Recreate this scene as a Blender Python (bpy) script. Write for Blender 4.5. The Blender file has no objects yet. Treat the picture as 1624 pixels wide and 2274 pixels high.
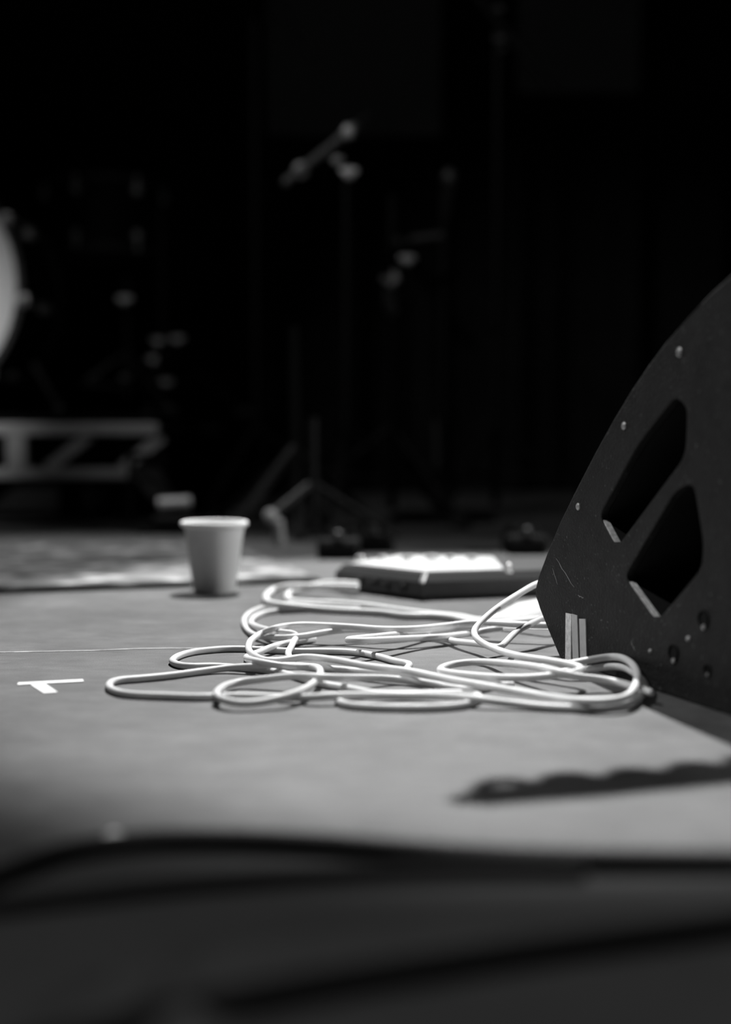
import bpy, math, random
import numpy as np
from mathutils import Vector, Matrix
random.seed(7); np.random.seed(7)
S = bpy.context.scene
C = S.collection
PI = math.pi

# ------------------------------------------------------------------ camera
W, H = 1624.0, 2274.0
FPX = 50.0 / 36.0 * H                 # 50 mm lens on a full frame held upright
CAMZ = 0.215
YH = 950.0                            # image row of the horizon
PITCH = math.atan((H / 2 - YH) / FPX)
cam = bpy.data.cameras.new('camera')
cam.sensor_fit = 'VERTICAL'; cam.sensor_height = 36.0; cam.sensor_width = 36.0
cam.lens = 50.0; cam.clip_start = 0.02; cam.clip_end = 60
cam.dof.use_dof = True; cam.dof.focus_distance = 1.32; cam.dof.aperture_fstop = 2.1
cam_o = bpy.data.objects.new('camera', cam); C.objects.link(cam_o)
cam_o.location = (0, 0, CAMZ); cam_o.rotation_euler = (PI / 2 - PITCH, 0, 0)
S.camera = cam_o
CP, SP = math.cos(PITCH), math.sin(PITCH)

def ray(px, py):
    a = (px - W / 2) / FPX; b = (H / 2 - py) / FPX
    return Vector((a, CP + b * SP, -SP + b * CP))
def flo(px, py, z=0.0):               # photograph point -> point of the plane at height z
    d = ray(px, py); t = (z - CAMZ) / d.z
    return Vector((d.x * t, d.y * t, z))
def at(px, py, Y):                    # photograph point -> point at distance Y into the stage
    d = ray(px, py); t = Y / d.y
    return Vector((d.x * t, Y, CAMZ + d.z * t))

# ------------------------------------------------------------------ world, lights, exposure
world = bpy.data.worlds.new('world'); S.world = world; world.use_nodes = True
world.node_tree.nodes['Background'].inputs[0].default_value = (1, 1, 1, 1)
world.node_tree.nodes['Background'].inputs[1].default_value = 0.0016
vs = S.view_settings
vs.view_transform = 'Standard'; vs.look = 'None'; vs.exposure = 0.0; vs.gamma = 1.0; vs.use_curve_mapping = False

def spot(name, loc, target, power, angle, blend, radius):
    l = bpy.data.lights.new(name, 'SPOT'); l.energy = power; l.spot_size = math.radians(angle)
    l.spot_blend = blend; l.shadow_soft_size = radius
    o = bpy.data.objects.new(name, l); C.objects.link(o); o.location = loc
    o.rotation_euler = (Vector(target) - Vector(loc)).to_track_quat('-Z', 'Y').to_euler()
    return o
KEY = Vector((0.12, 3.55, 3.6))
spot('stage_key_light', KEY, (0.28, 1.62, 0), 1480, 23.5, 0.35, 0.024)
spot('stage_side_light', (3.2, 1.9, 1.5), (-0.4, 2.05, 0.05), 250, 30, 0.6, 0.05)
spot('drum_front_light', (-2.6, -0.6, 2.7), (-1.2, 3.25, 0.42), 760, 12, 0.9, 0.04)
spot('added_hardware_light', (-1.6, 0.4, 3.2), (0.1, 3.2, 0.75), 110, 30, 0.8, 0.03)  # added lamp, makes the stand hardware glint
spot('added_rug_light', (-1.0, 2.75, 3.2), (-0.5, 2.28, 0), 300, 23, 0.6, 0.05)  # lamp put in to brighten the far part of the rug
spot('added_front_light', (0.75, -0.9, 2.9), (0.0, 0.50, 0), 125, 23, 1.0, 0.06)  # unseen lamp added to lift the front cloth out of black
spot('stage_fill_light', (-1.6, 1.5, 2.5), (0.27, 1.24, 0.1), 190, 15, 0.7, 0.03)

# ------------------------------------------------------------------ materials
def mat(name, v, rough=0.6, metal=0.0, var=0.0, scale=20.0, bump=0.0, bscale=None, stretch=(1, 1, 1), spec=0.5, speck=None):
    m = bpy.data.materials.new(name); m.use_nodes = True
    nt = m.node_tree; N = nt.nodes; L = nt.links
    b = N['Principled BSDF']
    b.inputs['Base Color'].default_value = (v, v, v, 1); b.inputs['Roughness'].default_value = rough
    b.inputs['Metallic'].default_value = metal; b.inputs['Specular IOR Level'].default_value = spec
    if var or bump or speck:
        tc = N.new('ShaderNodeTexCoord'); mp = N.new('ShaderNodeMapping'); mp.inputs['Scale'].default_value = stretch
        L.new(tc.outputs['Object'], mp.inputs['Vector'])
    if var or speck:
        n = N.new('ShaderNodeTexNoise'); n.inputs['Scale'].default_value = scale; n.inputs['Detail'].default_value = 6
        n.inputs['Roughness'].default_value = 0.65
        L.new(mp.outputs[0], n.inputs['Vector'])
        r = N.new('ShaderNodeValToRGB')
        lo, hi = max(v - var, 0), v + var
        r.color_ramp.elements[0].position = 0.3; r.color_ramp.elements[0].color = (lo, lo, lo, 1)
        r.color_ramp.elements[1].position = 0.7; r.color_ramp.elements[1].color = (hi, hi, hi, 1)
        L.new(n.outputs['Fac'], r.inputs['Fac'])
        col = r.outputs['Color']
        if speck:                      # (scale, threshold, value) small scuffs
            n2 = N.new('ShaderNodeTexNoise'); n2.inputs['Scale'].default_value = speck[0]; n2.inputs['Detail'].default_value = 3
            L.new(mp.outputs[0], n2.inputs['Vector'])
            r2 = N.new('ShaderNodeValToRGB'); r2.color_ramp.elements[0].position = speck[1]; r2.color_ramp.elements[1].position = min(speck[1] + 0.05, 1)
            L.new(n2.outputs['Fac'], r2.inputs['Fac'])
            mx = N.new('ShaderNodeMixRGB'); mx.inputs[2].default_value = (speck[2],) * 3 + (1,)
            L.new(r2.outputs['Color'], mx.inputs[0]); L.new(col, mx.inputs[1]); col = mx.outputs[0]
        L.new(col, b.inputs['Base Color'])
    if bump:
        n3 = N.new('ShaderNodeTexNoise'); n3.inputs['Scale'].default_value = bscale or scale * 4; n3.inputs['Detail'].default_value = 5
        L.new(mp.outputs[0], n3.inputs['Vector'])
        bp = N.new('ShaderNodeBump'); bp.inputs['Strength'].default_value = bump; bp.inputs['Distance'].default_value = 0.002
        L.new(n3.outputs['Fac'], bp.inputs['Height']); L.new(bp.outputs['Normal'], b.inputs['Normal'])
    return m

def floor_material():
    m = bpy.data.materials.new('stage_floor_paint'); m.use_nodes = True
    nt = m.node_tree; N = nt.nodes; L = nt.links; b = N['Principled BSDF']
    b.inputs['Roughness'].default_value = 0.55; b.inputs['Specular IOR Level'].default_value = 0.4
    tc = N.new('ShaderNodeTexCoord')
    def noise(scale, sx, sy, detail, rot=0.0):
        mp = N.new('ShaderNodeMapping'); mp.inputs['Scale'].default_value = (sx, sy, 1); mp.inputs['Rotation'].default_value = (0, 0, rot)
        L.new(tc.outputs['Object'], mp.inputs['Vector'])
        n = N.new('ShaderNodeTexNoise'); n.inputs['Scale'].default_value = scale; n.inputs['Detail'].default_value = detail
        n.inputs['Roughness'].default_value = 0.7
        L.new(mp.outputs[0], n.inputs['Vector']); return n.outputs['Fac']
    a = noise(9, 1, 1.2, 6); s = noise(30, 1.0, 2.2, 5, 0.3); g = noise(900, 1, 1, 2)
    def ramp(f, p0, p1, v0, v1):
        r = N.new('ShaderNodeMapRange'); r.inputs[1].default_value = p0; r.inputs[2].default_value = p1
        r.inputs[3].default_value = v0; r.inputs[4].default_value = v1; L.new(f, r.inputs[0]); return r.outputs[0]
    def mul(x, y):
        k = N.new('ShaderNodeMath'); k.operation = 'MULTIPLY'; L.new(x, k.inputs[0]); L.new(y, k.inputs[1]); return k.outputs[0]
    v = mul(mul(ramp(a, 0.3, 0.7, 0.065, 0.122), ramp(s, 0.3, 0.7, 0.76, 1.24)), ramp(g, 0.3, 0.7, 0.55, 1.45))
    cb = N.new('ShaderNodeCombineColor')
    for i in range(3): L.new(v, cb.inputs[i])
    L.new(cb.outputs[0], b.inputs['Base Color'])
    bp = N.new('ShaderNodeBump'); bp.inputs['Strength'].default_value = 0.25; bp.inputs['Distance'].default_value = 0.002
    L.new(s, bp.inputs['Height']); L.new(bp.outputs['Normal'], b.inputs['Normal'])
    return m

M = dict(
    floor=floor_material(),
    cable=mat('cable_rubber', 0.78, 0.45, var=0.05, scale=60, spec=0.3),
    black_cable=mat('black_rubber', 0.006, 0.6, spec=0.2),
    cup=mat('cup_paper', 0.62, 0.7, var=0.02, scale=30, spec=0.2),
    cup_rim=mat('cup_rim_paper', 0.78, 0.6, spec=0.2),
    paper=mat('white_paper', 0.9, 0.7, spec=0.2),
    tape=mat('white_tape', 0.88, 0.6, var=0.05, scale=120, spec=0.3),
    grey_tape=mat('grey_tape', 0.52, 0.6, var=0.05, scale=150, spec=0.3),
    worn_tape=mat('worn_tape', 0.8, 0.6, var=0.2, scale=260, spec=0.3),
    panel=mat('black_textured_paint', 0.012, 0.6, var=0.006, scale=60, bump=0.5, bscale=420, spec=0.35, speck=(330, 0.665, 0.12)),
    cabinet=mat('black_cabinet', 0.008, 0.8, spec=0.2),
    scratch=mat('bare_scratch', 0.45, 0.7),
    lit_edge=mat('lit_cutout_edge', 0.6, 0.7, var=0.25, scale=300),  # pale colour stands for light caught on the cutout edges
    chrome=mat('chrome', 0.85, 0.4, metal=0.55),
    arm=mat('satin_arm', 0.16, 0.45, metal=0.4),
    steel=mat('brushed_steel', 0.45, 0.45, metal=0.6),
    black_metal=mat('black_powder_coat', 0.005, 0.6, spec=0.15),
    dark_metal=mat('dark_grey_metal', 0.05, 0.45, metal=0.5),
    riser=mat('riser_grey_steel', 0.42, 0.6, var=0.05, scale=8),
    riser_deck=mat('riser_deck_black', 0.01, 0.9, spec=0.05),
    drum_head=mat('drum_head_film', 0.62, 0.5, var=0.03, scale=10),
    drum_shell=mat('drum_shell_black', 0.004, 0.5, spec=0.2),
    hoop=mat('drum_hoop_dark', 0.03, 0.6, spec=0.2),
    box=mat('unit_black', 0.02, 0.5, var=0.005, scale=50),
    box_lit_top=mat('unit_lit_top', 0.62, 0.5, var=0.12, scale=28),  # light reflected by the unit's top is put into this pale colour
    box_bevel=mat('unit_grey_bevel', 0.035, 0.5),
    drape=mat('black_drape', 0.012, 0.95, var=0.004, scale=4, spec=0.05),
    wall=mat('dark_wall', 0.02, 0.9, var=0.004, scale=2, spec=0.1),
    board=mat('grey_acoustic_board', 0.13, 0.9, var=0.01, scale=3, spec=0.1),
    skirt=mat('dark_stage_cloth', 0.075, 0.95, var=0.006, scale=14, bump=0.2, bscale=600, spec=0.05),
    rubber=mat('foot_rubber', 0.015, 0.8),
    pale_rubber=mat('pale_grip', 0.35, 0.6),
    seam=mat('pale_floor_seam', 0.28, 0.8, var=0.16, scale=60),
)

# ------------------------------------------------------------------ mesh helpers
ORG = {}
def obj(name, geo, m, parent=None, smooth=False, label=None, cat=None, group=None, kind=None):
    vs_, fs = geo
    V = [Vector(v) for v in vs_]
    if parent is not None:
        o0 = ORG[parent.name]
    else:
        o0 = Vector((sum(v.x for v in V) / len(V), sum(v.y for v in V) / len(V), min(v.z for v in V)))
    me = bpy.data.meshes.new(name); me.from_pydata([v - o0 for v in V], [], fs)
    if m is not None: me.materials.append(M[m])
    if smooth:
        me.polygons.foreach_set('use_smooth', [True] * len(me.polygons))
        me.set_sharp_from_angle(angle=math.radians(40))
    me.update()
    o = bpy.data.objects.new(name, me); C.objects.link(o)
    if parent is not None: o.parent = parent
    else: o.location = o0
    ORG[o.name] = o0
    if label: o['label'] = label
    if cat: o['category'] = cat
    if group: o['group'] = group
    if kind: o['kind'] = kind
    return o
def thing(name, loc, label, cat, group=None):
    o = bpy.data.objects.new(name, None); o.empty_display_size = 0.05; C.objects.link(o); o.location = loc
    ORG[o.name] = Vector(loc); o['label'] = label; o['category'] = cat
    if group: o['group'] = group
    return o
def join(*gs):
    V, F = [], []
    for v, f in gs:
        k = len(V); V += list(v); F += [[i + k for i in q] for q in f]
    return V, F
def box(c, s, rz=0.0, bev=0.0):
    cx, cy, cz = c; a, b, h = s[0] / 2, s[1] / 2, s[2] / 2
    cs, sn = math.cos(rz), math.sin(rz)
    if bev <= 0:
        P = [(x, y, z) for z in (-h, h) for x, y in ((-a, -b), (a, -b), (a, b), (-a, b))]
        F = [[3, 2, 1, 0], [4, 5, 6, 7]] + [[i, (i + 1) % 4, (i + 1) % 4 + 4, i + 4] for i in range(4)]
    else:
        e = bev
        ring = [(-a + e, -b), (a - e, -b), (a, -b + e), (a, b - e), (a - e, b), (-a + e, b), (-a, b - e), (-a, -b + e)]
        rin = [(-a + e, -b + e), (a - e, -b + e), (a - e, -b + e), (a - e, b - e), (a - e, b - e), (-a + e, b - e), (-a + e, b - e), (-a + e, -b + e)]
        k = 0.5
        rin = [(x * 1.0 + (X - x) * k, y + (Y - y) * k) for (x, y), (X, Y) in zip(rin, ring)]
        P = [(x, y, -h) for x, y in rin] + [(x, y, -h + e) for x, y in ring] + [(x, y, h - e) for x, y in ring] + [(x, y, h) for x, y in rin]
        F = [list(range(7, -1, -1)), list(range(24, 32))]
        for r in range(3):
            F += [[r * 8 + i, r * 8 + (i + 1) % 8, r * 8 + 8 + (i + 1) % 8, r * 8 + 8 + i] for i in range(8)]
    return [(cx + x * cs - y * sn, cy + x * sn + y * cs, cz + z) for x, y, z in P], F
def tube(pts, r, seg=12, cap=True):
    P = [Vector(p) for p in pts]; n = len(P)
    R = r if isinstance(r, (list, tuple)) else [r] * n
    V, F = [], []
    up = None
    for i in range(n):
        t = (P[min(i + 1, n - 1)] - P[max(i - 1, 0)]).normalized()
        if up is None:
            up = Vector((0, 0, 1)) if abs(t.z) < 0.9 else Vector((1, 0, 0))
        s = t.cross(up)
        if s.length < 1e-6: s = t.orthogonal()
        s.normalize(); up = s.cross(t).normalized()
        for k in range(seg):
            a = 2 * PI * k / seg
            V.append(P[i] + (s * math.cos(a) + up * math.sin(a)) * R[i])
    for i in range(n - 1):
        for k in range(seg):
            F.append([i * seg + k, i * seg + (k + 1) % seg, (i + 1) * seg + (k + 1) % seg, (i + 1) * seg + k])
    if cap:
        F.append(list(range(seg - 1, -1, -1))); F.append([(n - 1) * seg + k for k in range(seg)])
    return V, F
def lathe(c, prof, seg=32, axis=(0, 0, 1), closed=False):
    ax = Vector(axis).normalized(); q = Vector((0, 0, 1)).rotation_difference(ax); c = Vector(c)
    V, F = [], []
    for r, z in prof:
        for k in range(seg):
            a = 2 * PI * k / seg
            V.append(c + q @ Vector((r * math.cos(a), r * math.sin(a), z)))
    n = len(prof)
    for i in range(n - 1 + (1 if closed else 0)):
        j = (i + 1) % n
        for k in range(seg):
            F.append([i * seg + k, i * seg + (k + 1) % seg, j * seg + (k + 1) % seg, j * seg + k])
    if not closed:
        if prof[0][0] > 1e-5: F.append(list(range(seg - 1, -1, -1)))
        if prof[-1][0] > 1e-5: F.append([(n - 1) * seg + k for k in range(seg)])
    return V, F
def ball(c, r, sq=(1, 1, 1), seg=14, rings=8):
    V, F = [], []
    for i in range(rings + 1):
        th = PI * i / rings
        for k in range(seg):
            a = 2 * PI * k / seg
            V.append((c[0] + r * sq[0] * math.sin(th) * math.cos(a), c[1] + r * sq[1] * math.sin(th) * math.sin(a), c[2] + r * sq[2] * math.cos(th)))
    for i in range(rings):
        for k in range(seg):
            F.append([i * seg + k, (i + 1) * seg + k, (i + 1) * seg + (k + 1) % seg, i * seg + (k + 1) % seg])
    return V, F
def catmull(P, n=12):
    P = [np.array(p, float) for p in P]; out = []
    Q = [2 * P[0] - P[1]] + P + [2 * P[-1] - P[-2]]
    for i in range(1, len(Q) - 2):
        p0, p1, p2, p3 = Q[i - 1:i + 3]
        d = [max(np.linalg.norm(b[:2] - a[:2]), 1e-6) ** 0.5 for a, b in ((p0, p1), (p1, p2), (p2, p3))]
        m1 = (p1 - p0) / d[0] - (p2 - p0) / (d[0] + d[1]) + (p2 - p1) / d[1]
        m2 = (p2 - p1) / d[1] - (p3 - p1) / (d[1] + d[2]) + (p3 - p2) / d[2]
        m1 *= d[1]; m2 *= d[1]
        for k in range(n):
            t = k / n
            out.append((2 * t**3 - 3 * t**2 + 1) * p1 + (t**3 - 2 * t**2 + t) * m1 + (-2 * t**3 + 3 * t**2) * p2 + (t**3 - t**2) * m2)
    out.append(P[-1])
    return np.array(out)

# ------------------------------------------------------------------ setting
def grid(x0, x1, y0, y1, nx, ny, zf):
    V = [(x0 + (x1 - x0) * i / nx, y0 + (y1 - y0) * j / ny, 0) for j in range(ny + 1) for i in range(nx + 1)]
    V = [(x, y, zf(x, y)) for x, y, _ in V]
    F = [[j * (nx + 1) + i, j * (nx + 1) + i + 1, (j + 1) * (nx + 1) + i + 1, (j + 1) * (nx + 1) + i] for j in range(ny) for i in range(nx)]
    return V, F
FRONT = 0.46
floor = obj('floor', box((0, (FRONT + 5.2) / 2, -0.04), (7.0, 5.2 - FRONT, 0.08)), 'floor', kind='structure', label='grey painted stage deck under the pale cables')
# pale line where two deck boards meet, seen left of the cables
sp = [flo(x, y) for x, y in ((-260, 1452), (0, 1449), (210, 1445), (300, 1441), (380, 1440), (470, 1440))]
obj('board_seam', ([p + Vector((0, dy, 0.0004)) for p in sp for dy in (-0.003, 0.003)],
    [[2 * i, 2 * i + 2, 2 * i + 3, 2 * i + 1] for i in range(len(sp) - 1)]), 'seam', floor)
obj('floor_audience', box((0, -0.6, -1.14), (7.0, 3.4, 0.08)), 'wall', kind='structure', label='dark lower floor in front of the stage')
# back wall, drape in folds, boards
obj('wall_back', box((0, 5.25, 1.4), (7.0, 0.1, 3.2)), 'wall', kind='structure', label='dark back wall of the stage')
nd = 360; V = []; F = []
for i in range(nd + 1):
    x = -3.4 + 6.8 * i / nd
    y = 4.75 + 0.05 * math.sin(x * 21 + 0.8 * math.sin(x * 5)) + 0.02 * math.sin(x * 47)
    V += [(x, y, 0.005), (x, y + 0.004, 2.9)]
F = [[2 * i, 2 * i + 2, 2 * i + 3, 2 * i + 1] for i in range(nd)]
obj('stage_drape', (V, F), 'drape', smooth=True, label='black pleated drape hanging across the back of the stage', cat='curtain')
def board(px0, py0, px1, py1, Y, label):
    a, b = at(px0, py0, Y), at(px1, py1, Y)
    t = thing('acoustic_board', ((a.x + b.x) / 2, Y, b.z), label, 'panel', 'boards hung before the drape')
    obj('board_face', box(((a.x + b.x) / 2, Y, (a.z + b.z) / 2), (b.x - a.x, 0.04, a.z - b.z), bev=0.006), 'board', t)
    for x in (a.x + 0.06, b.x - 0.06):
        obj('hanging_wire', tube([(x, Y, a.z), (x, Y, 2.95)], 0.002, 6), 'black_metal', t)
board(1150, -140, 1420, 205, 4.55, 'faintly lit grey board at upper right behind the tall boom arm')
board(590, -140, 980, 300, 4.6, 'faintly lit grey board high behind the chrome boom arm')

# ------------------------------------------------------------------ pale cables
CR = 0.0031
PA = flo(1245, 1465); PU = (flo(1624, 1590) - PA).normalized(); PN = Vector((PU.y, -PU.x, 0))
if PN.dot(-PA) < 0: PN = -PN
rng = np.random.RandomState(3)
LOW = []                               # samples of cables already laid
def proj_np(px, py, z):
    a = (px - W / 2) / FPX; b = (H / 2 - py) / FPX
    dy = CP + b * SP; dz = -SP + b * CP
    t = (z - CAMZ) / dz
    return np.stack([a * t, dy * t, z], 1)
def lay_cable(name, pts, label, group, r=CR, front=False):
    P = [(p[0], p[1], (p[2] if len(p) > 2 else 0.0) + r) for p in pts]
    S_ = catmull(P, 14)
    # resample evenly along the ground
    X = proj_np(S_[:, 0], S_[:, 1], S_[:, 2])
    s = np.concatenate([[0], np.cumsum(np.linalg.norm(np.diff(X, axis=0), axis=1))])
    n = max(int(s[-1] / 0.0045), 8); ss = np.linspace(0, s[-1], n)
    px = np.interp(ss, s, S_[:, 0]); py = np.interp(ss, s, S_[:, 1]); z0 = np.interp(ss, s, S_[:, 2])
    if front:                          # the loop lies against the speaker panel, never through it
        for i in range(n):
            if px[i] > 1236 and py[i] > 1440:
                while z0[i] < 0.06:
                    X1 = proj_np(px[i:i + 1], py[i:i + 1], z0[i:i + 1])[0]
                    if (X1[0] - PA.x) * PN.x + (X1[1] - PA.y) * PN.y > r + 0.002: break
                    z0[i] += 0.0004
        k5 = np.ones(9) / 9; z0 = np.maximum(z0, np.convolve(np.pad(z0, 4, mode='edge'), k5, mode='valid'))
    z = np.maximum(z0, r)
    ds = ss[1] - ss[0]; slope = 0.16 * ds
    low = np.concatenate(LOW) if LOW else np.zeros((0, 3))
    ker = np.exp(-0.5 * (np.arange(-9, 10) / 4.0) ** 2); ker /= ker.sum()
    gap = 2.1 * r
    for it in range(7):
        X = proj_np(px, py, z)
        need = np.zeros(n)
        if len(low):
            d = np.linalg.norm(X[:, None, :2] - low[None, :, :2], axis=2)
            q = np.where(d < gap, low[None, :, 2] + np.sqrt(np.maximum(gap**2 - d**2, 0)), 0); need = q.max(1)
        d = np.linalg.norm(X[:, None, :2] - X[None, :, :2], axis=2)
        I = np.arange(n); mask = (I[:, None] - I[None, :]) > int(0.08 / ds)
        q = np.where((d < gap) & mask, z[None, :] + np.sqrt(np.maximum(gap**2 - d**2, 0)), 0); need = np.maximum(need, q.max(1))
        zn = np.maximum(z0, need)
        for i in range(1, n): zn[i] = max(zn[i], zn[i - 1] - slope)
        for i in range(n - 2, -1, -1): zn[i] = max(zn[i], zn[i + 1] - slope)
        zs = np.convolve(np.pad(zn, 9, mode='edge'), ker, mode='valid')
        z = np.clip(np.maximum(zs, r), r, np.maximum(z0, 0.018))
    X = proj_np(px, py, z)
    for _ in range(2):
        X[1:-1] = 0.25 * X[:-2] + 0.5 * X[1:-1] + 0.25 * X[2:]
    LOW.append(X)
    R = [r] * n; R[0] = R[-1] = r * 0.75
    return obj(name, tube([tuple(p) for p in X], R, 12), 'cable', smooth=True, label=label, cat='cable', group=group)
G = 'pale cables heaped on the stage floor'
lay_cable('audio_cable', [(972, 1503), (940, 1496), (903, 1487), (911, 1476), (884, 1470), (845, 1459), (795, 1449), (722, 1446), (648, 1446), (547, 1441), (500, 1441), (471, 1443), (422, 1449), (392, 1459), (382, 1468), (395, 1476), (422, 1480), (471, 1479), (508, 1481), (560, 1485), (605, 1491), (650, 1500), (690, 1512), (729, 1521), (759, 1526), (796, 1533), (832, 1540), (900, 1542), (960, 1540), (1010, 1539), (1052, 1541), (1066, 1549), (1050, 1560), (1022, 1567), (973, 1571), (912, 1572), (845, 1571), (783, 1567), (757, 1561), (750, 1552), (775, 1546), (810, 1544)],
    'pale cable whose slim loop reaches left just above the largest left loop', G)
lay_cable('audio_cable', [(1130, 1516), (1060, 1512), (1000, 1509), (930, 1502), (860, 1496), (790, 1490), (710, 1483), (655, 1478), (600, 1479), (520, 1482), (446, 1491), (372, 1501), (299, 1508), (262, 1511), (244, 1518), (243, 1527), (264, 1538), (299, 1543), (372, 1546), (446, 1548), (507, 1546), (562, 1547), (610, 1548), (685, 1549), (746, 1545), (820, 1545), (900, 1545), (980, 1545), (1040, 1549), (1072, 1554), (1109, 1559), (1153, 1564), (1199, 1569), (1273, 1573), (1347, 1570), (1400, 1559, .001), (1424, 1546, .002), (1433, 1528, .003), (1425, 1508, .004), (1408, 1494, .004), (1391, 1484, .004), (1372, 1480, .004), (1347, 1481, .003), (1310, 1486, .002), (1270, 1489), (1215, 1493)],
    'pale cable forming the leftmost wide loop that ends near the white floor tape', G, front=True)
lay_cable('audio_cable', [(700, 1419), (655, 1425), (623, 1431), (598, 1439), (574, 1449), (553, 1456), (546, 1461), (556, 1465), (578, 1470), (620, 1478), (665, 1481), (697, 1481, .004), (710, 1486, .006), (712, 1496, .007), (704, 1509, .006), (690, 1523, .004), (660, 1538, .002), (623, 1550), (574, 1560), (537, 1562), (507, 1558, .003), (488, 1551, .005), (481, 1541, .006), (496, 1526, .004), (532, 1515), (598, 1507), (660, 1501), (722, 1504), (781, 1505), (850, 1506), (924, 1513), (973, 1521), (1010, 1529), (1050, 1532), (1096, 1524), (1140, 1520)],
    'pale cable bent into the small teardrop loop at the front left of the heap', G)
lay_cable('audio_cable', [(800, 1352), (745, 1348), (680, 1343), (640, 1342), (606, 1346), (574, 1353), (549, 1366), (542, 1378), (545, 1393), (557, 1406), (571, 1412), (598, 1415), (635, 1416), (672, 1413, .003), (707, 1407, .008), (746, 1401, .011), (795, 1398, .011), (845, 1401, .009), (890, 1406, .005), (930, 1412), (985, 1419), (1015, 1425), (1072, 1431), (1106, 1438), (1118, 1433, .004), (1130, 1419, .01), (1150, 1401, .016), (1178, 1386, .021), (1202, 1374, .024), (1240, 1364, .024), (1290, 1355, .02), (1380, 1348, .008), (1480, 1342), (1620, 1325)],
    'pale cable curving round the left end of the heap nearest the paper cup', G)
lay_cable('audio_cable', [(720, 1352), (660, 1353), (606, 1358), (581, 1363), (562, 1373), (557, 1383), (568, 1391), (593, 1398), (626, 1404), (650, 1407), (659, 1413, .003), (652, 1425, .006), (646, 1438, .006), (640, 1449, .004), (643, 1460, .002), (655, 1470)],
    'short pale cable kinked downward in the middle of the heap', G)
lay_cable('audio_cable', [(795, 1297, .012), (746, 1295, .006), (697, 1300), (660, 1309), (643, 1317), (638, 1327), (650, 1335), (685, 1338), (746, 1340), (820, 1346), (875, 1354), (948, 1363), (1022, 1370), (1064, 1378), (1110, 1375, .002), (1170, 1363, .002), (1250, 1346, .002), (1380, 1336), (1560, 1338), (1700, 1332)],
    'overlit pale cable plugged into the low black unit, inner bend', G, r=0.0041)
lay_cable('audio_cable', [(797, 1305, .006), (746, 1303), (690, 1302), (655, 1301), (623, 1305), (600, 1315), (590, 1327), (596, 1337), (625, 1344), (680, 1350), (730, 1355), (790, 1358), (850, 1361), (905, 1368), (955, 1368), (1010, 1373), (1055, 1383), (1110, 1384, .002), (1180, 1378, .002), (1250, 1368, .002), (1360, 1352), (1520, 1352), (1680, 1345)],
    'overlit pale cable plugged into the low black unit, outer bend', G, r=0.0041)
lay_cable('audio_cable', [(1118, 1395), (1084, 1399), (1059, 1404), (1022, 1410), (985, 1414), (948, 1416), (900, 1418), (840, 1421), (790, 1423), (768, 1421), (790, 1418), (830, 1414), (869, 1410), (900, 1406), (924, 1403), (961, 1400), (1000, 1396), (1035, 1393), (1060, 1391), (1085, 1391)],
    'pale cable folded back on itself behind the round loop in mid heap', G)
lay_cable('audio_cable', [(1640, 1305), (1520, 1308, .006), (1400, 1297, .03), (1300, 1284, .052), (1245, 1284, .058), (1192, 1297, .056), (1158, 1316, .05), (1121, 1339, .043), (1091, 1361, .036), (1067, 1383, .029), (1053, 1401, .024), (1054, 1413, .02), (1067, 1425, .016), (1091, 1437, .013), (1121, 1449, .011), (1158, 1458, .01), (1195, 1464, .011), (1224, 1468, .012), (1261, 1475, .014), (1288, 1482, .015), (1296, 1488, .014), (1273, 1494, .011), (1224, 1501, .009), (1175, 1505, .008), (1121, 1505, .007), (1047, 1500, .006), (998, 1494, .006), (977, 1488, .006), (993, 1479, .005), (1022, 1473, .004), (1072, 1470, .004), (1121, 1473, .003), (1170, 1478, .002), (1220, 1487), (1278, 1502), (1322, 1507), (1372, 1515), (1396, 1522), (1425, 1531), (1449, 1539)],
    'pale cable rising highest beside the speaker panel and coiling into an oval', G, front=True)
lay_cable('audio_cable', [(1660, 1368), (1500, 1370), (1350, 1376), (1250, 1388, .002), (1160, 1387, .002), (1096, 1384), (1047, 1383), (985, 1390), (924, 1396), (850, 1397), (795, 1393), (722, 1389), (660, 1388, .003), (611, 1395, .005), (574, 1410, .006), (554, 1427, .006), (553, 1444, .006), (566, 1457, .005), (592, 1467, .004), (620, 1467, .004), (650, 1462, .005), (685, 1459, .008), (746, 1466, .009), (820, 1480, .009), (912, 1491, .008), (973, 1504, .008), (1047, 1518, .008), (1121, 1531, .006), (1195, 1544, .005), (1250, 1552, .005), (1298, 1557, .005), (1359, 1556, .006), (1396, 1545, .008), (1412, 1523, .011), (1416, 1501, .013), (1409, 1481, .014), (1391, 1465, .014), (1367, 1458, .013), (1335, 1461, .011), (1298, 1468, .008), (1266, 1474, .006), (1236, 1477, .003), (1205, 1479)],
    'long pale cable running diagonally over the heap into the big right-hand loop', G, front=True)

# sheet of paper behind the cables
def paper():
    a = flo(1052, 1391, 0.001); b = flo(1235, 1396, 0.001); c = flo(1275, 1318, 0.001); d = flo(1150, 1340, 0.001)
    n = 12; V = []; F = []
    for j in range(n + 1):
        for i in range(n + 1):
            u, v = i / n, j / n
            p = (a * (1 - u) + b * u) * (1 - v) + (d * (1 - u) + c * u) * v
            p.z = 0.0009 + 0.003 * max(0, 0.08 - abs(v - 0.42)) / 0.08
            V.append(p)
    k = len(V)
    V += [p - Vector((0, 0, 0.0006)) for p in V]
    for j in range(n):
        for i in range(n):
            q = [j * (n + 1) + i, j * (n + 1) + i + 1, (j + 1) * (n + 1) + i + 1, (j + 1) * (n + 1) + i]
            F.append(q); F.append([x + k for x in reversed(q)])
    obj('paper_sheet', (V, F), 'paper', label='creased white paper sheet on the floor beside the speaker panel', cat='paper')
paper()

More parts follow.
